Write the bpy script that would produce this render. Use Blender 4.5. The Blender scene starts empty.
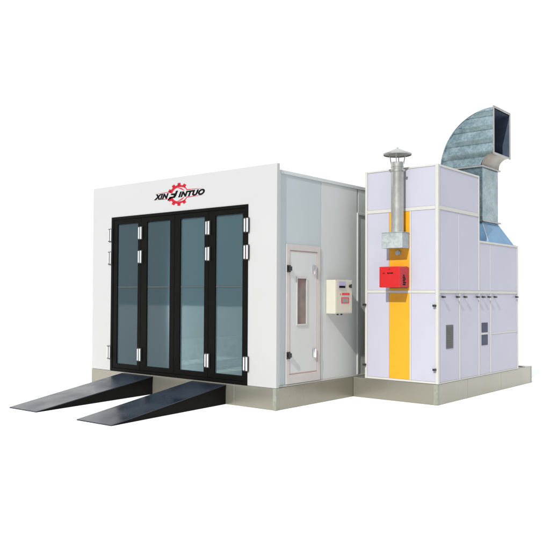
import bpy, bmesh, math, random
from mathutils import Vector, Matrix
random.seed(4)
S = bpy.context.scene
COL = S.collection

# ------------------------------------------------------------------ materials
def mat(name, col, rough=0.5, metal=0.0, var=0.0, scale=8.0, bump=0.0, bscale=40.0,
        stretch=(1, 1, 1), coat=0.0, rvar=0.0, spec=0.5):
    m = bpy.data.materials.new(name); m.use_nodes = True
    nt = m.node_tree; b = nt.nodes['Principled BSDF']
    b.inputs['Roughness'].default_value = rough
    b.inputs['Metallic'].default_value = metal
    b.inputs['Coat Weight'].default_value = coat
    b.inputs['Specular IOR Level'].default_value = spec
    tc = nt.nodes.new('ShaderNodeTexCoord'); mp = nt.nodes.new('ShaderNodeMapping')
    mp.inputs['Scale'].default_value = stretch
    nt.links.new(tc.outputs['Object'], mp.inputs['Vector'])
    n = nt.nodes.new('ShaderNodeTexNoise'); n.inputs['Scale'].default_value = scale
    n.inputs['Detail'].default_value = 5
    nt.links.new(mp.outputs[0], n.inputs['Vector'])
    r = nt.nodes.new('ShaderNodeMapRange')
    r.inputs['From Min'].default_value = .3; r.inputs['From Max'].default_value = .7
    r.inputs['To Min'].default_value = 1 - var; r.inputs['To Max'].default_value = 1 + var
    nt.links.new(n.outputs['Fac'], r.inputs['Value'])
    mul = nt.nodes.new('ShaderNodeVectorMath'); mul.operation = 'SCALE'
    mul.inputs[0].default_value = col[:3]
    nt.links.new(r.outputs[0], mul.inputs['Scale'])
    nt.links.new(mul.outputs[0], b.inputs['Base Color'])
    if rvar:
        r2 = nt.nodes.new('ShaderNodeMapRange')
        r2.inputs['From Min'].default_value = .3; r2.inputs['From Max'].default_value = .7
        r2.inputs['To Min'].default_value = max(0.02, rough - rvar); r2.inputs['To Max'].default_value = rough + rvar
        nt.links.new(n.outputs['Fac'], r2.inputs['Value']); nt.links.new(r2.outputs[0], b.inputs['Roughness'])
    if bump:
        n2 = nt.nodes.new('ShaderNodeTexNoise'); n2.inputs['Scale'].default_value = bscale
        n2.inputs['Detail'].default_value = 3
        nt.links.new(mp.outputs[0], n2.inputs['Vector'])
        bp = nt.nodes.new('ShaderNodeBump'); bp.inputs['Strength'].default_value = bump
        bp.inputs['Distance'].default_value = .01
        nt.links.new(n2.outputs['Fac'], bp.inputs['Height']); nt.links.new(bp.outputs[0], b.inputs['Normal'])
    return m

def zinc(name, c0, c1, rough, spangle, metal=0.9, cloud=1.3, bump=.15, spang=.28):
    """galvanised sheet: crystal spangle over large cloudy patches"""
    m = bpy.data.materials.new(name); m.use_nodes = True
    nt = m.node_tree; b = nt.nodes['Principled BSDF']
    b.inputs['Metallic'].default_value = metal
    tc = nt.nodes.new('ShaderNodeTexCoord')
    v = nt.nodes.new('ShaderNodeTexVoronoi'); v.inputs['Scale'].default_value = spangle
    n = nt.nodes.new('ShaderNodeTexNoise'); n.inputs['Scale'].default_value = cloud; n.inputs['Detail'].default_value = 6
    n.inputs['Roughness'].default_value = .65
    for q in (v, n): nt.links.new(tc.outputs['Object'], q.inputs['Vector'])
    sep = nt.nodes.new('ShaderNodeSeparateColor'); nt.links.new(v.outputs['Color'], sep.inputs[0])
    a = nt.nodes.new('ShaderNodeMath'); a.operation = 'MULTIPLY_ADD'
    nt.links.new(sep.outputs[0], a.inputs[0]); a.inputs[1].default_value = spang
    nt.links.new(n.outputs['Fac'], a.inputs[2])
    ramp = nt.nodes.new('ShaderNodeValToRGB')
    ramp.color_ramp.elements[0].position = .40 + spang * .2; ramp.color_ramp.elements[0].color = (*c0, 1)
    ramp.color_ramp.elements[1].position = .62 + spang * .85; ramp.color_ramp.elements[1].color = (*c1, 1)
    nt.links.new(a.outputs[0], ramp.inputs[0]); nt.links.new(ramp.outputs[0], b.inputs['Base Color'])
    r = nt.nodes.new('ShaderNodeMapRange'); r.inputs['From Min'].default_value = .3; r.inputs['From Max'].default_value = .9
    r.inputs['To Min'].default_value = rough - .08; r.inputs['To Max'].default_value = rough + .12
    nt.links.new(a.outputs[0], r.inputs['Value']); nt.links.new(r.outputs[0], b.inputs['Roughness'])
    bp = nt.nodes.new('ShaderNodeBump'); bp.inputs['Strength'].default_value = bump; bp.inputs['Distance'].default_value = .02
    nb = nt.nodes.new('ShaderNodeTexNoise'); nb.inputs['Scale'].default_value = 2.3; nb.inputs['Detail'].default_value = 1
    nt.links.new(tc.outputs['Object'], nb.inputs['Vector'])
    nt.links.new(nb.outputs['Fac'], bp.inputs['Height']); nt.links.new(bp.outputs[0], b.inputs['Normal'])
    return m

M = {}
M['facade'] = mat('white_facade_paint', (.352, .352, .346), .42, var=.012, scale=1.2, bump=.02, bscale=3)
M['side'] = mat('pale_grey_panel_paint', (.345, .385, .390), .38, var=.03, scale=1.0, stretch=(1, 1, .35), bump=.03, bscale=2)
M['side2'] = mat('grey_panel_paint', (.425, .440, .425), .38, var=.03, scale=1.1, stretch=(1, 1, .35), bump=.03, bscale=2)
M['trim'] = mat('booth_trim_aluminium', (.42, .445, .44), .4, var=.02)
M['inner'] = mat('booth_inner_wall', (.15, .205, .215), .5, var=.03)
M['ledge'] = mat('booth_inner_ledge', (.75, .75, .63), .5, var=.12)
M['lav'] = mat('lavender_panel_paint', (.345, .340, .394), .40, var=.025, scale=1.4, bump=.06, bscale=1.3, spec=.25)
M['white'] = mat('white_trim_paint', (.40, .395, .365), .45, var=.02, spec=.3)
M['paletrim'] = mat('pale_side_trim', (.395, .395, .405), .45, var=.02, spec=.3)
M['orange'] = mat('orange_stripe_paint', (.56, .262, .006), .4, var=.03)
M['black'] = mat('black_frame_paint', (.0032, .003, .0026), .5, var=.15, scale=6, spec=.06)
M['blackp'] = mat('black_plastic', (.015, .015, .016), .4)
M['rampm'] = mat('black_ramp_plate', (.011, .015, .024), .27, var=.22, scale=2.2, bump=.02, bscale=3, rvar=.12, spec=.5)
M['rampside'] = mat('black_ramp_side', (.0045, .0042, .0035), .6, var=.3, scale=4, spec=.08)
M['chrome'] = mat('polished_hinge_steel', (.78, .78, .77), .2, metal=1.0)
M['hingem'] = mat('satin_hinge_steel', (.62, .62, .61), .35, metal=.55)
M['steel'] = mat('brushed_steel', (.36, .36, .345), .42, metal=.85, var=.08, scale=12, stretch=(1, 1, .1))
M['throat'] = zinc('galvanised_ground_reflection', (.16, .145, .12), (.25, .23, .19), .4, 24, metal=.7, spang=.1)  # brown-grey ground reflection painted into the zinc colour of the throat
M['pipe'] = zinc('stainless_flue', (.44, .43, .39), (.56, .55, .51), .36, 40, metal=.8, spang=.08)
M['duct'] = zinc('galvanised_duct', (.17, .24, .26), (.35, .44, .465), .25, 34, metal=.9, cloud=1.3, bump=.22, spang=.12)
M['flue'] = zinc('galvanised_flue_box', (.30, .33, .33), (.42, .45, .45), .42, 40, metal=.5)
M['hood'] = zinc('blue_filmed_hood', (.10, .21, .34), (.15, .29, .44), .40, 12, metal=.55, cloud=2)
M['basem'] = mat('galvanised_base', (.262, .248, .202), .30, metal=.65, var=.05, scale=1.1, stretch=(1, 1, .5), bump=.10, bscale=1.8, rvar=.08)
M['baseedge'] = zinc('galvanised_base_edge', (.22, .23, .18), (.30, .30, .25), .45, 30, metal=.4)
M['floor'] = mat('booth_floor_grating', (.60, .60, .52), .6, var=.55, scale=5, stretch=(1, 2.4, 1))
M['red'] = mat('red_enamel', (.385, .0055, .0065), .35, var=.03, coat=.0)
M['redmark'] = mat('red_marking', (.52, .012, .03), .5)
M['cream'] = mat('cream_enamel', (.44, .425, .35), .4, var=.015)
M['ink'] = mat('black_ink', (.003, .003, .003), .6, spec=.06)
M['logored'] = mat('logo_red', (.33, .006, .018), .55, spec=.2)
M['doorglass'] = mat('smoky_window', (.15, .13, .125), .15, var=.25, scale=3)
M['vent'] = mat('vent_grey', (.05, .053, .05), .5, var=.1)
M['dial'] = mat('gauge_navy', (.03, .035, .065), .5, var=.2, spec=.2)
M['pinkfilm'] = mat('door_frame_film', (.40, .375, .355), .4, var=.04)
M['pinkline'] = mat('door_gasket', (.42, .27, .235), .5)
M['display'] = mat('display_lilac', (.30, .27, .42), .2)
M['seam'] = mat('panel_seam', (.25, .27, .28), .6)
M['ground'] = mat('white_ground', (.77, .77, .77), .9, var=.01, scale=.5, spec=.0)
M['duct_shade'] = mat('duct_inner_shade', (.045, .06, .09), .6, metal=.2, var=.2, spec=.2)  # dark tone stands for the shade inside the duct mouth

def glass_mat():
    m = bpy.data.materials.new('teal_tinted_glass'); m.use_nodes = True
    nt = m.node_tree; nt.nodes.clear()
    out = nt.nodes.new('ShaderNodeOutputMaterial')
    tr = nt.nodes.new('ShaderNodeBsdfTransparent'); tr.inputs[0].default_value = (.80, .87, .86, 1)
    df = nt.nodes.new('ShaderNodeBsdfDiffuse'); df.inputs[0].default_value = (.135, .21, .235, 1)
    gl = nt.nodes.new('ShaderNodeBsdfGlossy'); gl.inputs['Roughness'].default_value = .03
    gl.inputs[0].default_value = (.8, .9, .95, 1)
    m1 = nt.nodes.new('ShaderNodeMixShader'); m1.inputs[0].default_value = .22
    nt.links.new(tr.outputs[0], m1.inputs[1]); nt.links.new(df.outputs[0], m1.inputs[2])
    fr = nt.nodes.new('ShaderNodeFresnel'); fr.inputs[0].default_value = 1.35
    m2 = nt.nodes.new('ShaderNodeMixShader')
    nt.links.new(fr.outputs[0], m2.inputs[0]); nt.links.new(m1.outputs[0], m2.inputs[1]); nt.links.new(gl.outputs[0], m2.inputs[2])
    nt.links.new(m2.outputs[0], out.inputs[0])
    return m
M['glass'] = glass_mat()

# ------------------------------------------------------------------ mesh helpers
class MB:
    def __init__(s): s.bm = bmesh.new()
    def box(s, x0, x1, y0, y1, z0, z1, bev=0.0):
        t = bmesh.new()
        vs = [t.verts.new((x, y, z)) for x in (x0, x1) for y in (y0, y1) for z in (z0, z1)]
        for f in ((0, 1, 3, 2), (4, 6, 7, 5), (0, 4, 5, 1), (2, 3, 7, 6), (0, 2, 6, 4), (1, 5, 7, 3)):
            t.faces.new([vs[i] for i in f])
        if bev: bmesh.ops.bevel(t, geom=list(t.edges), offset=bev, segments=2, affect='EDGES', profile=.6)
        s.merge(t); return s
    def merge(s, t, mtx=None):
        bmesh.ops.recalc_face_normals(t, faces=list(t.faces))
        me = bpy.data.meshes.new('tmp'); t.to_mesh(me); t.free()
        if mtx: me.transform(mtx)
        s.bm.from_mesh(me); bpy.data.meshes.remove(me)
    def cyl(s, p0, p1, r, n=24, r2=None, caps=True):
        p0, p1 = Vector(p0), Vector(p1); d = p1 - p0
        t = bmesh.new()
        bmesh.ops.create_cone(t, cap_ends=caps, segments=n, radius1=r, radius2=r if r2 is None else r2, depth=d.length)
        m = Matrix.Translation((p0 + p1) / 2) @ d.to_track_quat('Z', 'Y').to_matrix().to_4x4()
        s.merge(t, m); return s
    def prism(s, pts, off):
        """pts: list of 3-D corners of a polygon, off: extrusion vector"""
        t = bmesh.new(); off = Vector(off)
        a = [t.verts.new(p) for p in pts]; b = [t.verts.new(Vector(p) + off) for p in pts]
        t.faces.new(a); t.faces.new(b[::-1]); n = len(a)
        for i in range(n): t.faces.new((a[i], b[i], b[(i + 1) % n], a[(i + 1) % n]))
        s.merge(t); return s
    def ring(s, o, h, c0, c1, axis='y'):
        """rectangular plate o=(a0,a1,z0,z1) with a hole h, from c0 to c1 along the axis"""
        t = bmesh.new(); L = []
        for c in (c0, c1):
            for q in (o, h):
                for a, z in ((q[0], q[2]), (q[1], q[2]), (q[1], q[3]), (q[0], q[3])):
                    L.append(t.verts.new((a, c, z) if axis == 'y' else (c, a, z)))
        for i in range(4):
            j = (i + 1) % 4
            t.faces.new((L[i], L[j], L[4 + j], L[4 + i])); t.faces.new((L[8 + i], L[8 + j], L[12 + j], L[12 + i]))
            t.faces.new((L[i], L[j], L[8 + j], L[8 + i])); t.faces.new((L[4 + i], L[4 + j], L[12 + j], L[12 + i]))
        s.merge(t); return s
    def build(s, name, m, parent=None, smooth=False, bevel=0.0):
        me = bpy.data.meshes.new(name); s.bm.to_mesh(me); s.bm.free()
        me.materials.append(M[m]); o = bpy.data.objects.new(name, me); COL.objects.link(o)
        if parent is not None:
            o.parent = parent
            w = parent_world(parent)
            me.transform(Matrix.Translation(-w))
        if smooth:
            for p in me.polygons: p.use_smooth = True
            try: me.set_sharp_from_angle(angle=math.radians(40))
            except Exception: pass
        if bevel:
            md = o.modifiers.new('edge', 'BEVEL'); md.width = bevel; md.segments = 2; md.limit_method = 'ANGLE'
        return o
def parent_world(o):
    v = Vector(o.location)
    while o.parent is not None: o = o.parent; v += Vector(o.location)
    return v
def tag(o, label=None, cat=None, group=None, kind=None):
    for k, v in (('label', label), ('category', cat), ('group', group), ('kind', kind)):
        if v: o[k] = v
    return o
def thing(name, loc, label, cat, group=None):
    e = bpy.data.objects.new(name, None); COL.objects.link(e); e.location = loc; e.empty_display_size = .3
    return tag(e, label, cat, group)

# ------------------------------------------------------------------ dimensions (metres, solved from the photograph)
W = 4.11; B = .302; HF = 3.40; HS = 3.326; LEN = 6.6
XS = -.04
YC = 1.90; XL = .217; XR = 1.46; HC = 3.50; Y1 = 3.327; H2 = 2.466; Y2 = 4.945; YE = 5.60

# ------------------------------------------------------------------ ground
g = MB(); g.bm.faces.new([g.bm.verts.new(p) for p in ((-160, -60, 0), (60, -60, 0), (60, 200, 0), (-160, 200, 0))])
tag(g.build('ground', 'ground'), kind='structure')

# ------------------------------------------------------------------ steel base
base = thing('steel_base', (-2, 0, 0), 'galvanised steel base plinth running under the booth and the lavender cabinet', 'base')
MB().box(-W, 0, 0.002, LEN, 0.001, B).build('booth_plinth', 'basem', base, bevel=.006)
MB().box(.002, XR - .012, YC, YE, 0.001, B - .001).build('cabinet_plinth', 'basem', base, bevel=.006)
cs = MB()
cs.box(-.055, .004, -.004, .060, .002, B - .001, .003)
cs.build('corner_strip', 'baseedge', base)
MB().box(XR - .075, XR - .008, YC - .004, YC + .050, .002, B - .003, .003).build('corner_strip', 'baseedge', base)
MB().box(XR - .020, XR - .008, YE - .040, YE + .004, .002, B + .002, .003).build('end_strip', 'baseedge', base)
MB().box(.30, XR - .030, YE - .30, YE - .26, B, B + .012, .003).build('lip', 'baseedge', base)
for y in (2.9, 4.2): MB().box(XR - .0125, XR - .0105, y, y + .004, .004, B - .004).build('plate_seam', 'baseedge', base)
MB().box(-.78, -.776, .0005, .0025, .004, B - .004).build('plate_seam', 'baseedge', base)

# ------------------------------------------------------------------ booth
booth = thing('spray_booth', (-2, 0, B), 'large white paint spray booth with black framed glass folding doors', 'spray booth')
DX0, DX1, DZ0, DZ1 = -3.593, -.525, .308, 2.868
fac = MB(); 
t = [(-W, B + .002), (DX0, B + .002), (DX0, DZ1), (DX1, DZ1), (DX1, B + .002), (0, B + .002), (0, HF), (-W, HF)]
fac.prism([(x, 0, z) for x, z in t], (0, .062, 0)); fac.build('front_wall', 'facade', booth, bevel=.004)
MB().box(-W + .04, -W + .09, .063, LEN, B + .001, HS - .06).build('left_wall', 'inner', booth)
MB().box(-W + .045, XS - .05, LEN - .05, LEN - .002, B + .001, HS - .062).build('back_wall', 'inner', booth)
MB().box(-W + .04, XS - .002, .063, LEN - .001, HS - .058, HS - .004).build('roof', 'side2', booth)
MB().box(-W + .092, XS - .052, .10, LEN - .052, B + .002, B + .02).build('booth_floor', 'floor', booth)
gr = []
for i in range(14):
    y = .35 + i * .6
    if y + .5 < LEN - .1: gr.append(y)
for x0 in (-3.2, -1.8):
    fg = MB(); fg.box(x0, x0 + .9, .30, gr[-1] + .55, B + .022, B + .026)
    for y in gr: fg.box(x0 + .02, x0 + .88, y, y + .5, B + .024, B + .034)
    fg.build('floor_grating', 'steel', booth)
MB().box(-W + .092, -W + .16, .11, LEN - .06, B + .022, .72).build('inner_ledge', 'ledge', booth)
# right wall in sheets
ys = [(.124, 1.084, 'side'), (1.090, 2.060, 'side2'), (2.10, 3.06, 'side2'), (3.066, 5.0, 'side2'), (5.006, LEN, 'side2')]
MB().box(XS - .05, XS - .012, .063, LEN - .003, B + .001, HS - .060).build('wall_core', 'seam', booth)
for a, b, m in ys:
    MB().box(XS - .011, XS, a, b, B + .026, HS - .052, .002).build('wall_panel', m, booth)
MB().box(XS - .011, XS + .010, .0635, .122, B + .026, HS - .004, .003).build('corner_post', 'trim', booth)
MB().box(XS - .011, XS + .012, .1235, LEN - .004, HS - .050, HS, .003).build('top_rail', 'trim', booth)
MB().box(XS - .011, XS + .014, .0635, LEN - .004, B + .002, B + .024, .002).build('bottom_rail', 'white', booth)
MB().box(XS - .008, XS + .016, 2.063, 2.097, B + .027, 2.90, .003).build('wall_trim', 'side2', booth)
MB().box(XS + .001, XS + .015, 2.0975, 3.05, 2.865, 2.90, .003).build('wall_trim', 'trim', booth)

# door surround and four folding leaves
df = MB(); df.ring((DX0, DX1, DZ0, DZ1), (DX0 + .055, DX1 - .055, DZ0 + .045, DZ1 - .045), -.012, .055)
df.build('door_surround', 'black', booth, bevel=.003)
leafx = [-3.536, -2.835, -2.045, -1.304, -.582]
panex = [(-3.432, -2.913), (-2.690, -2.150), (-1.917, -1.393), (-1.165, -.625)]
PZ0, PZ1 = .430, 2.745
def hinge(x, z, parent):
    e = MB(); e.box(x - .056, x + .048, -.021, -.013, z - .108, z + .108, .002)
    h = e.build('hinge', 'blackp', parent)
    for n_, (u0, u1, zz) in (('hinge_plate', (-.044, -.016, .094)), ('hinge_knuckle', (.004, .036, .098))):
        k = MB(); k.box(x + u0, x + u1, -.036, -.022, z - zz, z + zz, .006); k.build(n_, 'hingem', h)
HZ = (2.571, 2.186, .607)
for i in range(4):
    a, b = leafx[i], leafx[i + 1]; px0, px1 = panex[i]
    d = MB(); d.ring((a + .003, b - .003, DZ0 + .049, DZ1 - .049), (px0, px1, PZ0, PZ1), -.006, .040)
    leaf = d.build('door_leaf', 'black', booth, bevel=.004)
    MB().box(px0 + .001, px1 - .001, .016, .022, PZ0 + .001, PZ1 - .001).build('glass_pane', 'glass', leaf)
    MB().box(px0 + .002, px1 - .002, .010, .0155, 1.690, 1.704).build('glazing_bar', 'vent', leaf)
# hinges sit on the seams: jamb/leaf 1, leaf 1/2, leaf 3/4, leaf 4/jamb
for x in (-3.610, -2.836, -1.305, -.538):
    for z in HZ: hinge(x, z, booth)

# personnel door in the right wall
pd = MB(); X0 = XS + .001
pd.ring((.249, 1.050, B + .030, 2.300), (.318, .985, B + .16, 2.215), X0, X0 + .018, 'x')
pdo = pd.build('side_door', 'pinkfilm', booth, bevel=.002)
MB().ring((.322, .980, B + .165, 2.21), (.332, .970, B + .175, 2.20), X0 + .001, X0 + .012, 'x').build('door_gasket', 'pinkline', pdo)
MB().ring((.333, .969, B + .176, 2.199), (.490, .712, 1.162, 1.826), X0 + .001, X0 + .010, 'x').build('door_panel', 'side2', pdo)
MB().ring((.476, .726, 1.148, 1.840), (.497, .705, 1.169, 1.819), X0 + .0105, X0 + .022, 'x').build('window_frame', 'white', pdo)
MB().box(X0 + .002, X0 + .006, .491, .711, 1.163, 1.825).build('window_pane', 'doorglass', pdo)
for z in (1.951, .735):
    h = MB(); h.box(X0 + .018, X0 + .030, .250, .330, z - .05, z + .05, .004); h.box(X0 + .030, X0 + .062, .268, .322, z - .030, z + .034, .008)
    h.build('handle', 'blackp', pdo)
    h = MB(); h.box(X0 + .0185, X0 + .030, .868, .948, z - .062, z + .062, .003); h.cyl((X0 + .036, .908, z - .062), (X0 + .036, .908, z + .062), .014, 14)
    h.build('hinge', 'chrome', pdo, smooth=True)

# writing above the doors
def text_mesh(body, size, shear=.3, offset=.0, extr=.002, spacing=1.0):
    cu = bpy.data.curves.new('txt', 'FONT'); cu.body = body; cu.size = size; cu.shear = shear
    cu.offset = offset; cu.extrude = extr; cu.align_x = 'LEFT'; cu.space_character = spacing
    o = bpy.data.objects.new('txt', cu); COL.objects.link(o)
    bpy.context.view_layer.update()
    me = bpy.data.meshes.new_from_object(o.evaluated_get(bpy.context.evaluated_depsgraph_get()))
    bpy.data.objects.remove(o); bpy.data.curves.remove(cu)
    return me
def text_obj(body, name, m, parent, frame, x0, x1, z0, z1, **k):
    """fit the text into x0..x1, z0..z1 of a local frame (4x4: local x,y in plane, z out)"""
    me = text_mesh(body, 1.0, **k)
    xs = [v.co.x for v in me.vertices]; zs = [v.co.y for v in me.vertices]; es = [v.co.z for v in me.vertices]
    for v in me.vertices:
        v.co = ((v.co.x - min(xs)) / (max(xs) - min(xs)) * (x1 - x0) + x0,
                (v.co.y - min(zs)) / (max(zs) - min(zs)) * (z1 - z0) + z0, (0.0015 if v.co.z > 0 else 0.0))
    me.transform(frame); me.transform(Matrix.Translation(-parent_world(parent)))
    me.materials.clear(); me.materials.append(M[m])
    o = bpy.data.objects.new(name, me); COL.objects.link(o); o.parent = parent
    return o
FY = Matrix(((1, 0, 0, 0), (0, 0, -1, 0), (0, 1, 0, 0), (0, 0, 0, 1)))          # local (x,y,z) -> world (x,-z,y)
lc = (-1.965, 3.128)
def F(y): return Matrix.Translation((lc[0], y, lc[1])) @ FY
# gear: local units, x stretched 1.40
def gear():
    t = bmesh.new(); sx = 1.42
    def P(r, a): return (r * math.cos(a) * sx, r * math.sin(a), 0)
    def poly(pts):
        a = [t.verts.new(p) for p in pts]; b = [t.verts.new((p[0], p[1], .0015)) for p in pts]
        t.faces.new(a[::-1]); t.faces.new(b); n = len(a)
        for i in range(n): t.faces.new((a[i], a[(i + 1) % n], b[(i + 1) % n], b[i]))
    for sgn in (1, -1):
        def ang(q): return math.radians(q) * sgn
        N = 22
        # outer crescent, thick on the left and thinning to the right
        for i in range(N):
            q0 = 28 + (172 - 28) * i / N; q1 = 28 + (172 - 28) * (i + 1) / N
            if abs(math.sin(math.radians(q1))) < .20: continue
            w0 = .008 + .030 * min(1, max(0, (q0 - 28) / 60)); w1 = .008 + .030 * min(1, max(0, (q1 - 28) / 60))
            poly([P(.145, ang(q0)), P(.145, ang(q1)), P(.145 - w1, ang(q1)), P(.145 - w0, ang(q0))][::sgn])
        # inner crescent
        for i in range(12):
            q0 = 25 + 75 * i / 12; q1 = 25 + 75 * (i + 1) / 12
            w0 = .016 * math.sin(math.pi * i / 12); w1 = .016 * math.sin(math.pi * (i + 1) / 12)
            if w0 < 1e-4: w0 = .0006
            if w1 < 1e-4: w1 = .0006
            poly([P(.100, ang(q0)), P(.100, ang(q1)), P(.100 - w1, ang(q1)), P(.100 - w0, ang(q0))][::sgn])
        for q in (55, 88, 121, 154):
            poly([P(.143, ang(q - 10)), P(.178, ang(q - 7)), P(.178, ang(q + 7)), P(.143, ang(q + 10))][::sgn])
        # speed lines
        z = .046 * sgn
        poly([(-.56, z, 0), (-.17, z + .004 * sgn, 0), (-.17, z + .014 * sgn, 0)][::sgn])
        poly([(.54, z + .004 * sgn, 0), (.17, z + .018 * sgn, 0), (.17, z + .006 * sgn, 0)][::sgn])
    m = MB(); m.merge(t, F(-.0015)); return m
logo = gear().build('gear_logo', 'logored', booth)
text_obj('XIN', 'lettering', 'ink', booth, F(-.0020), -.570, -.225, -.048, .040, offset=.062, shear=.35, spacing=1.12)
text_obj('INTUO', 'lettering', 'ink', booth, F(-.0020), -.010, .570, -.048, .040, offset=.062, shear=.35, spacing=1.12)
j = MB()
def lp(pts):
    j.prism([(lc[0] + x, -.0030, lc[1] + z) for x, z in pts], (0, .0012, 0))
lp([(-.060, .060), (-.012, .060), (-.058, -.020), (-.085, -.046), (-.190, -.050), (-.225, -.080), (-.255, -.080), (-.205, -.024), (-.120, -.022), (-.108, -.004), (-.185, .004), (-.160, .024), (-.078, .024)])
j.build('lettering', 'ink', booth)

# ------------------------------------------------------------------ ramps
def ramp(tl, tr, bl, br, label):
    """tip-left, tip-right, base-left, base-right as (x,y) on the ground"""
    c = Vector(((tl[0] + br[0]) / 2, (tl[1] + br[1]) / 2, 0))
    e = thing('ramp', c, label, 'ramp', 'ramps in front of the folding doors')
    zt, zb = .012, .282
    def v(p, z): return (p[0], p[1], z)
    body = MB(); q = bmesh.new()
    P = [q.verts.new(v(p, z)) for p, z in ((tl, .002), (tr, .002), (br, .002), (bl, .002), (tl, .0035), (tr, .0035), (br, zb - .008), (bl, zb - .008))]
    for f in ((0, 3, 2, 1), (4, 5, 6, 7), (0, 1, 5, 4), (1, 2, 6, 5), (2, 3, 7, 6), (3, 0, 4, 7)): q.faces.new([P[k] for k in f])
    body.merge(q); body.build('body', 'rampside', e)
    tp = MB(); q = bmesh.new(); w = .012
    def o(p, s): return (p[0] + s * w, p[1])
    A = [v(o(tl, -1), zt - .0080), v(o(tr, 1), zt - .0080), v(o(br, 1), zb - .0075), v(o(bl, -1), zb - .0075)]
    tp.prism(A, (0, 0, .010)); tp.build('tread_plate', 'rampm', e, bevel=.003)
    return e
ramp((-2.930, -2.235), (-2.327, -2.215), (-3.265, -.006), (-2.530, -.006), 'black steel ramp at the left, leading up to the left pair of glass doors')
ramp((-1.407, -2.215), (-.763, -2.195), (-1.624, -.006), (-.940, -.006), 'black steel ramp at the right, leading up to the right pair of glass doors')

# ------------------------------------------------------------------ control box on the side wall
cb = thing('control_box', (XS, 1.44, 1.31), 'cream electrical control box with display and red markings on the booth side wall', 'control box')
CX = .131
MB().box(XS + .002, CX, 1.220, 1.667, 1.305, 1.812, .006).build('case', 'cream', cb)
MB().box(CX + .0005, CX + .006, 1.236, 1.652, 1.320, 1.797, .002).build('case_door', 'cream', cb)
MB().box(CX + .007, CX + .014, 1.290, 1.470, 1.690, 1.785, .003).build('display', 'display', cb)
MB().box(CX + .0145, CX + .020, 1.300, 1.455, 1.692, 1.722).build('display_bezel', 'ink', cb)
k = MB(); k.cyl((CX + .006, 1.590, 1.72), (CX + .030, 1.590, 1.72), .022); k.box(CX + .030, CX + .042, 1.578, 1.602, 1.690, 1.752, .003)
k.build('switch', 'blackp', cb, smooth=True)
for y0, y1, z0, z1 in [(1.385 + i * .052, 1.425 + i * .052, 1.585, 1.618) for i in range(4)] + [(1.330, 1.350, 1.590, 1.606)]:
    MB().box(CX + .0065, CX + .012, y0, y1, z0, z1, .002).build('red_marking', 'redmark', cb)
k = MB(); k.ring((1.365, 1.570, 1.460, 1.550), (1.380, 1.555, 1.470, 1.540), CX + .0065, CX + .010, 'x'); k.build('red_outline', 'redmark', cb)
MB().box(CX + .0065, CX + .009, 1.384, 1.551, 1.474, 1.536).build('label_plate', 'steel', cb)
for y in (1.4, 1.5): k = MB(); k.cyl((.05, y, 1.28), (.05, y, 1.306), .016); k.build('cable_gland', 'blackp', cb, smooth=True)

# ------------------------------------------------------------------ lavender air cabinet
cab = thing('air_cabinet', (.84, 3.3, B), 'tall lavender heating cabinet with white trim and orange stripe beside the booth', 'cabinet')
c = MB(); 
prof = [(YC + .014, B + .002), (Y2 - .014, B + .002), (Y2 - .014, H2 - .014), (Y1 - .014, H2 - .014), (Y1 - .014, HC - .014), (YC + .014, HC - .014)]
c.prism([(XL + .014, y, z) for y, z in prof], (XR - XL - .028, 0, 0)); c.build('cabinet_body', 'white', cab)
P = .060
BZ = 2.868; MZ = 1.640           # heights of the two belts
fr = MB()
# front frame (plane y = YC) and corner posts
for a, b in ((XL, XL + .040), (XR - .046, XR)):
    fr.box(a, b, YC, YC + .050, B + .002, HC, .004)
fr.box(XL + .041, XR - .047, YC + .002, YC + .05, HC - .026, HC - .001, .003)
fr.box(XL + .041, XR - .047, YC + .002, YC + .05, BZ - .026, BZ + .026, .003)
fr.box(XL + .041, XR - .047, YC + .002, YC + .05, MZ - .020, MZ + .020, .003)
fr.box(XL + .041, XR - .047, YC + .002, YC + .05, B + .003, B + .032, .003)
fr.build('front_frame', 'white', cab)
sf = MB()
sf.box(XR - .05, XR, Y1 - .036, Y1, MZ + .025, HC - .001, .003)
sf.box(XR - .05, XR, Y2 - .046, Y2, B + .003, H2, .003)
sf.box(XR - .05, XR - .001, YC + .051, Y1 - .037, HC - .032, HC - .0015, .003)
sf.box(XR - .05, XR - .001, YC + .051, Y1 - .037, BZ - .028, BZ + .028, .003)
sf.box(XR - .05, XR - .001, YC + .051, Y2 - .047, MZ - .022, MZ + .022, .003)
sf.box(XR - .05, XR - .001, Y1 + .001, Y2 - .047, H2 - .034, H2 - .001, .003)
sf.box(XR - .05, XR - .001, YC + .051, Y2 - .047, B + .003, B + .020, .002)
for y in (2.584, 3.747): MB().box(XR - .05, XR - .004, y, y + .018, MZ + .0225, (BZ if y < 3 else H2) - .0345, .002).build('seam_cover', 'paletrim', cab)
for y in (2.602, 3.296, 3.752): sf.box(XR - .05, XR - .0015, y, y + .030, B + .0205, MZ - .0225, .003)
sf.build('side_frame', 'white', cab)
def fpanel(x0, x1, z0, z1, m='lav', name='front_panel'):
    return MB().box(x0, x1, YC + .008, YC + .02, z0, z1, .002).build(name, m, cab)
fpanel(XL + .042, XR - .048, BZ + .028, HC - .028)
for z0, z1 in ((MZ + .022, BZ - .028), (B + .034, MZ - .022)):
    fpanel(XL + .042, .640, z0, z1); fpanel(1.018, XR - .048, z0, z1)
    MB().box(.9925, 1.016, YC + .004, YC + .022, z0, z1, .002).build('stripe_trim', 'white', cab)
    fpanel(.643, .990, z0, z1, 'orange', 'orange_stripe')
def spanel(y0, y1, z0, z1, name='side_panel'):
    return MB().box(XR - .02, XR - .008, y0, y1, z0, z1, .002).build(name, 'lav', cab)
spanel(YC + .053, Y1 - .039, BZ + .030, HC - .034)
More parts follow.
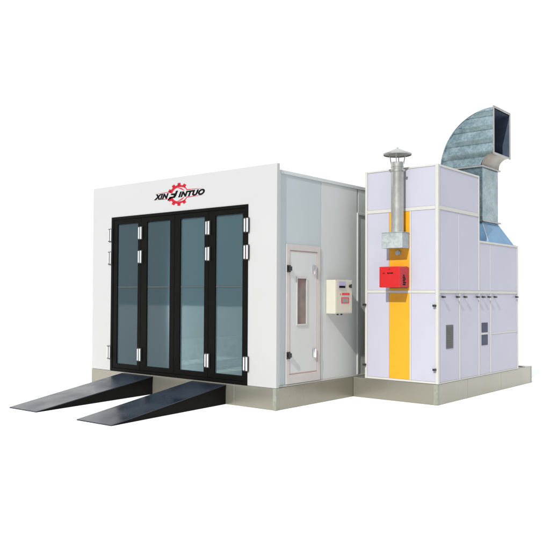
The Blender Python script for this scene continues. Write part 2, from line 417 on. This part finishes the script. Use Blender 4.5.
spanel(YC + .053, 2.582, MZ + .024, BZ - .030); spanel(2.604, Y1 - .039, MZ + .024, BZ - .030)
spanel(Y1 + .003, 3.745, MZ + .024, H2 - .036); spanel(3.767, Y2 - .049, MZ + .024, H2 - .036)
doors = []
for a, b in ((YC + .053, 2.600), (2.634, 3.294), (3.328, 3.750), (3.784, Y2 - .049)):
    doors.append(spanel(a, b, B + .022, MZ - .024, 'access_door'))
def latch(y, z, parent):
    h = MB(); h.cyl((XR - .009, y, z), (XR + .030, y, z), .014, 12); h.box(XR + .020, XR + .042, y - .036, y + .030, z - .018, z + .012, .005)
    return h.build('latch', 'blackp', parent)
for d, yy in ((0, (2.03, 2.50)), (1, (2.76, 3.215)), (2, (3.43, 3.655)), (3, (3.90, 4.83))):
    for y in yy: latch(y, 1.566, doors[d])
def vent(y0, y1, z0, z1, d, slats=True, m='vent'):
    o = MB().box(XR - .009, XR - .002, y0, y1, z0, z1, .002).build('vent_grille', m, d)
    s = MB(); n = int((z1 - z0) / .03)
    for i in range(n):
        z = z0 + .02 + i * (z1 - z0 - .03) / n; s.box(XR - .003, XR + .003, y0 + .012, y1 - .012, z, z + .008)
    if slats: s.build('slat', 'vent', o)
    return o
vent(2.165, 2.390, .800, 1.150, doors[0])
vent(3.412, 3.640, .995, 1.150, doors[2], False, 'dial')
vent(3.412, 3.640, .790, .955, doors[2], False, 'dial')
MB().box(XR - .0085, XR - .004, 3.412, 3.640, .960, .990, .001).build('gauge_label', 'white', doors[2])
MB().box(XR - .0085, XR - .003, 3.792, Y2 - .051, .955, .975, .001).build('door_rail', 'white', doors[3])
for x in (XL + .010, XR - .045):
    for z in (1.437, .513):
        k = MB(); k.cyl((x, YC + .001, z), (x, YC - .026, z), .018, 14); k.box(x - .030, x + .018, YC - .038, YC - .024, z - .016, z + .016, .004)
        k.build('latch', 'blackp', cab, smooth=True)

# ------------------------------------------------------------------ flue: box, pipe, rain cap
fl = thing('chimney', (.84, YC, 2.27), 'thin round metal chimney pipe with conical rain cap above an orange stripe', 'chimney')
fx0, fx1, fy0 = .638, .987, 1.695
MB().box(fx0, fx1, fy0, YC - .001, 2.284, 2.512, .004).build('flue_box', 'flue', fl)
MB().box(fx0 - .006, fx1 + .006, fy0 - .006, YC - .001, 2.513, 2.521, .002).build('box_flange', 'flue', fl)
px, py, pr = .855, 1.785, .094
k = MB(); k.cyl((px, py, 2.522), (px, py, 3.565), pr, 40, caps=False); k.cyl((px, py, 2.522), (px, py, 3.560), pr - .006, 40, caps=False)
for z in (3.49,): k.cyl((px, py, z), (px, py, z + .07), pr + .004, 40, caps=False)
k.build('pipe', 'pipe', fl, smooth=True)
k = MB(); k.cyl((px, py, 3.425), (px, py, 3.445), pr + .007, 40); k.box(px + pr - .005, px + pr + .035, py - .012, py + .012, 3.420, 3.450, .002)
k.box(px - .012, px + .012, py + pr, YC + .001, 3.424, 3.446, .002)
k.build('pipe_clamp', 'steel', fl)
cp = MB(); cp.cyl((px, py, 3.690), (px, py, 3.775), .212, 48, r2=.010, caps=False); cp.cyl((px, py, 3.672), (px, py, 3.690), .206, 48, r2=.212, caps=False)
cp.cyl((px, py, 3.686), (px, py, 3.768), .204, 48, r2=.008, caps=False); cp.cyl((px, py, 3.770), (px, py, 3.788), .012, 16)
cap = cp.build('rain_cap', 'steel', fl, smooth=True)
for a in (20, 110, 200, 290):
    k = MB()
    ca, sa = math.cos(math.radians(a)), math.sin(math.radians(a))
    k.cyl((px + ca * (pr - .002), py + sa * (pr - .002), 3.53), (px + ca * (pr + .025), py + sa * (pr + .025), 3.705), .007, 8)
    k.build('strut', 'steel', fl)
k = MB(); k.cyl((.811, YC + .008, 2.222), (.811, YC - .035, 2.222), .038, 24); k.cyl((.811, YC - .034, 2.222), (.811, YC - .045, 2.222), .022, 20)
k.build('flue_stub', 'flue', fl, smooth=True)

# ------------------------------------------------------------------ red burner
bn = thing('burner', (.81, YC, 1.70), 'bright red burner box mounted on the orange stripe below the chimney', 'burner')
bx0, bx1, by = .637, .985, 1.630
MB().box(bx0, bx1, by, YC - .002, 1.699, 2.008, .010).build('case', 'red', bn)
MB().box(bx0 + .03, bx1 - .03, YC - .025, YC + .0075, 1.690, 2.014, .003).build('mounting_flange', 'blackp', bn)
k = MB(); yb = by - .002
for x0, x1, z0, z1 in ((.700, .714, 1.905, 1.918), (.720, .730, 1.900, 1.912), (.775, .790, 1.900, 1.922), (.795, .803, 1.898, 1.920), (.808, .832, 1.904, 1.918), (.838, .852, 1.898, 1.922), (.858, .872, 1.902, 1.920), (.800, .818, 1.965, 1.972)):
    MB().box(x0, x1, yb, yb + .004, z0, z1).build('marking', 'ink', bn)
k = MB(); xb = bx1 - .001
for i in range(6):
    z = 1.735 + i * .027; wd = (.075, .090, .065, .085, .070, .050)[i]
    MB().box(xb, xb + .003, 1.715 + (i % 2) * .008, 1.715 + wd, z, z + .018).build('marking', 'ink', bn)

# ------------------------------------------------------------------ galvanised duct
du = thing('exhaust_duct', (.85, 4.35, H2), 'galvanised sheet metal duct with big elbow rising from the cabinet roof', 'duct')
dx0, dx1, dy0, dy1 = .44, 1.20, 4.01, 4.69
zh, ze = 2.860, 3.785; cxe, R, r = 1.41, .970, .210
# hood
q = bmesh.new()
lo = [(.22, 3.80), (1.40, 3.80), (1.40, 4.92), (.22, 4.92)]; hi = [(dx0, dy0), (dx1, dy0), (dx1, dy1), (dx0, dy1)]
L = [q.verts.new((x, y, H2 + .003)) for x, y in lo] + [q.verts.new((x, y, zh - .02)) for x, y in hi]
for i in range(4): q.faces.new((L[i], L[(i + 1) % 4], L[4 + (i + 1) % 4], L[4 + i]))
q.faces.new(L[:4]); q.faces.new(L[4:])
k = MB(); k.merge(q); k.box(.20, 1.42, 3.78, 4.94, H2 + .0005, H2 + .010, .002); hd = k.build('hood', 'hood', du)
k = MB(); k.cyl((1.40, 3.80, H2 + .01), (dx1, dy0, zh - .02), .008, 8); k.build('hood_seam', 'steel', hd)
# riser with cross folded sheets
def folded(x0, x1, y, z0, z1, n, amp, axis):
    q = bmesh.new(); rows = []
    for i in range(2 * n + 1):
        z = z0 + (z1 - z0) * i / (2 * n); o = amp if i % 2 else 0
        rows.append([q.verts.new((x0, y, z)) if axis == 'y' else q.verts.new((y, x0, z)),
                     q.verts.new(((x0 + x1) / 2, y - o, z)) if axis == 'y' else q.verts.new((y + o, (x0 + x1) / 2, z)),
                     q.verts.new((x1, y, z)) if axis == 'y' else q.verts.new((y, x1, z))])
    for a, b in zip(rows, rows[1:]):
        q.faces.new((a[0], a[1], b[1], b[0])); q.faces.new((a[1], a[2], b[2], b[1]))
    return q
k = MB()
k.merge(folded(dx0, dx1, dy0, zh, ze, 2, .010, 'y')); k.merge(folded(dy0, dy1, dx1, zh, ze, 3, .010, 'x'))
k.box(dx0 + .002, dx1 - .004, dy0 + .004, dy1 - .002, zh, ze - .001)
k.box(dx1 - .006, dx1 + .014, dy0 - .010, dy0 + .012, zh, ze, .003)
k.build('riser', 'duct', du)
def flange(z, e, name):
    q = MB()
    q.box(dx0 - e, dx1 + e, dy0 - e, dy0 - .0105, z - .012, z + .012, .002); q.box(dx0 - e, dx1 + e, dy1 + .001, dy1 + e, z - .012, z + .012, .002)
    q.box(dx1 + .0145, dx1 + e, dy0 - .010, dy1, z - .012, z + .012, .002); q.box(dx0 - e, dx0 - .001, dy0 - .010, dy1, z - .012, z + .012, .002)
    return q.build(name, 'steel', du)
flange(zh - .005, .040, 'flange'); flange(ze - .005, .036, 'flange')
# elbow
def elbow_side(y, sgn, amp=.036):
    q = bmesh.new(); NZ = 60; NX = 10; rows = []
    for i in range(NZ + 1):
        h = (R - .0005) * i / NZ
        xo = cxe - math.sqrt(max(0, R * R - h * h)); xi = cxe - math.sqrt(r * r - h * h) if h < r else cxe
        ph = (h / .225 + .30) % 1.0
        o = amp * (ph / .36 if ph < .36 else (1 - ph) / .64)
        ed = 1.0
        row = []
        for j in range(NX + 1):
            u = j / NX; e = min(1, u * 8)
            row.append(q.verts.new((xo + (xi - xo) * u, y + sgn * o * e, ze + h)))
        rows.append(row)
    for a, b in zip(rows, rows[1:]):
        for j in range(NX): q.faces.new((a[j], a[j + 1], b[j + 1], b[j]))
    bmesh.ops.recalc_face_normals(q, faces=list(q.faces))
    return q
for yy, sg in ((dy0, -1), (dy1, 1)):
    k = MB(); k.merge(elbow_side(yy, sg)); k.build('elbow_cheek', 'duct', du)
def arc(rad, t, n, name, m, a0=180, a1=90, cr=0):
    q = bmesh.new(); A = []
    for i in range(n + 1):
        a = math.radians(a0 + (a1 - a0) * i / n); ca, sa = math.cos(a), math.sin(a)
        A.append([q.verts.new((cxe + rr * ca, yy, ze + rr * sa)) for rr, yy in ((rad, dy0), (rad, dy1), (rad + t, dy1 + .006), (rad + t, dy0 - .006))])
    for a, b in zip(A, A[1:]):
        for i in range(4): q.faces.new((a[i], a[(i + 1) % 4], b[(i + 1) % 4], b[i]))
    q.faces.new(A[0]); q.faces.new(A[-1])
    mb = MB(); mb.merge(q); return mb.build(name, m, du, smooth=(n > 12))
arc(R, .006, 30, 'elbow_back', 'duct'); arc(r - .005, .005, 14, 'elbow_throat', 'throat')
# added dark sheets: the shade inside the duct is put into their colour
arc(R - .030, .004, 24, 'elbow_shade_sheet', 'duct_shade')
lt = elbow_side(dy1 - .012, 1, amp=.0); lk = MB(); lk.merge(lt); lk.build('elbow_shade_sheet', 'duct_shade', du)
lt = elbow_side(dy0 + .012, 1, amp=.0); lk = MB(); lk.merge(lt); lk.build('elbow_shade_sheet', 'duct_shade', du)
MB().box(dx0 + .01, dx1 - .01, dy0 + .014, dy1 - .014, ze - .05, ze - .045).build('elbow_shade_sheet', 'duct_shade', du)
k = MB(); e = .030; zt0, zt1 = ze + r, ze + R
k.box(cxe - .002, cxe + .012, dy0 - e, dy0 + .012, zt0 - e, zt1 + e, .003)
k.box(cxe - .002, cxe + .012, dy1 - .012, dy1 + e, zt0 - e, zt1 + e, .003)
k.box(cxe - .002, cxe + .012, dy0 + .0125, dy1 - .0125, zt1 - .010, zt1 + e, .003)
k.box(cxe - .002, cxe + .012, dy0 + .0125, dy1 - .0125, zt0 - e, zt0 + .004, .003)
k.build('mouth_flange', 'steel', du)

# ------------------------------------------------------------------ world, sun, camera
w = bpy.data.worlds.new('World'); S.world = w; w.use_nodes = True
nt = w.node_tree; bg = nt.nodes['Background']
tc = nt.nodes.new('ShaderNodeTexCoord')
sx = nt.nodes.new('ShaderNodeSeparateXYZ'); nt.links.new(tc.outputs['Generated'], sx.inputs[0])
dt = nt.nodes.new('ShaderNodeVectorMath'); dt.operation = 'DOT_PRODUCT'; dt.inputs[1].default_value = (-.636, .772, 0)
nt.links.new(tc.outputs['Generated'], dt.inputs[0])
def mr(src, a, b, c, d):
    n = nt.nodes.new('ShaderNodeMapRange'); n.interpolation_type = 'SMOOTHSTEP'
    for k_, v_ in zip(('From Min', 'From Max', 'To Min', 'To Max'), (a, b, c, d)): n.inputs[k_].default_value = v_
    nt.links.new(src, n.inputs['Value']); return n.outputs[0]
f1 = mr(dt.outputs['Value'], -.15, .35, 0, 1)       # bright haze on the far side, clear sky on the near side
f2 = mr(sx.outputs['Z'], .45, .75, 1, 0)
mm = nt.nodes.new('ShaderNodeMath'); mm.operation = 'MULTIPLY'; nt.links.new(f1, mm.inputs[0]); nt.links.new(f2, mm.inputs[1])
mx = nt.nodes.new('ShaderNodeMix'); mx.data_type = 'RGBA'
nt.links.new(mm.outputs[0], mx.inputs['Factor'])
mz = nt.nodes.new('ShaderNodeMix'); mz.data_type = 'RGBA'
nt.links.new(mr(sx.outputs['Z'], .42, .95, 0, 1), mz.inputs['Factor'])
mz.inputs['A'].default_value = (.22, .28, .36, 1); mz.inputs['B'].default_value = (2.15, 2.22, 2.30, 1)
nt.links.new(mz.outputs['Result'], mx.inputs['A'])
mx.inputs['B'].default_value = (1.12, 1.12, 1.12, 1)
nt.links.new(mx.outputs['Result'], bg.inputs['Color']); bg.inputs['Strength'].default_value = 1.0

sun = bpy.data.lights.new('sun', 'SUN'); sun.energy = 4.9; sun.angle = math.radians(.6); sun.color = (1, .975, .94)
so = bpy.data.objects.new('sun', sun); COL.objects.link(so)
so.rotation_euler = Vector((-.195, 1, -.80)).to_track_quat('-Z', 'Y').to_euler()
so.location = (3, -12, 12)

cam = bpy.data.cameras.new('camera'); co = bpy.data.objects.new('camera', cam); COL.objects.link(co)
yaw, pitch, roll = -0.6891, 0.0264, 0.0049
f = Vector((math.sin(yaw) * math.cos(pitch), math.cos(yaw) * math.cos(pitch), math.sin(pitch)))
rt = Vector((math.cos(yaw), -math.sin(yaw), 0)); up = rt.cross(f)
cr, sr = math.cos(roll), math.sin(roll)
r2 = cr * rt + sr * up; u2 = -sr * rt + cr * up
mtx = Matrix((r2, u2, -f)).transposed().to_4x4(); mtx.translation = (6.3579, -7.7522, 1.5905)
co.matrix_world = mtx
cam.sensor_width = 36; cam.lens = 36 * 731.77 / 550; cam.clip_end = 600; cam.clip_start = .1
S.camera = co
S.render.resolution_x = S.render.resolution_y = 1024
S.view_settings.view_transform = 'Standard'; S.view_settings.look = 'None'
S.view_settings.exposure = 0; S.view_settings.gamma = 1
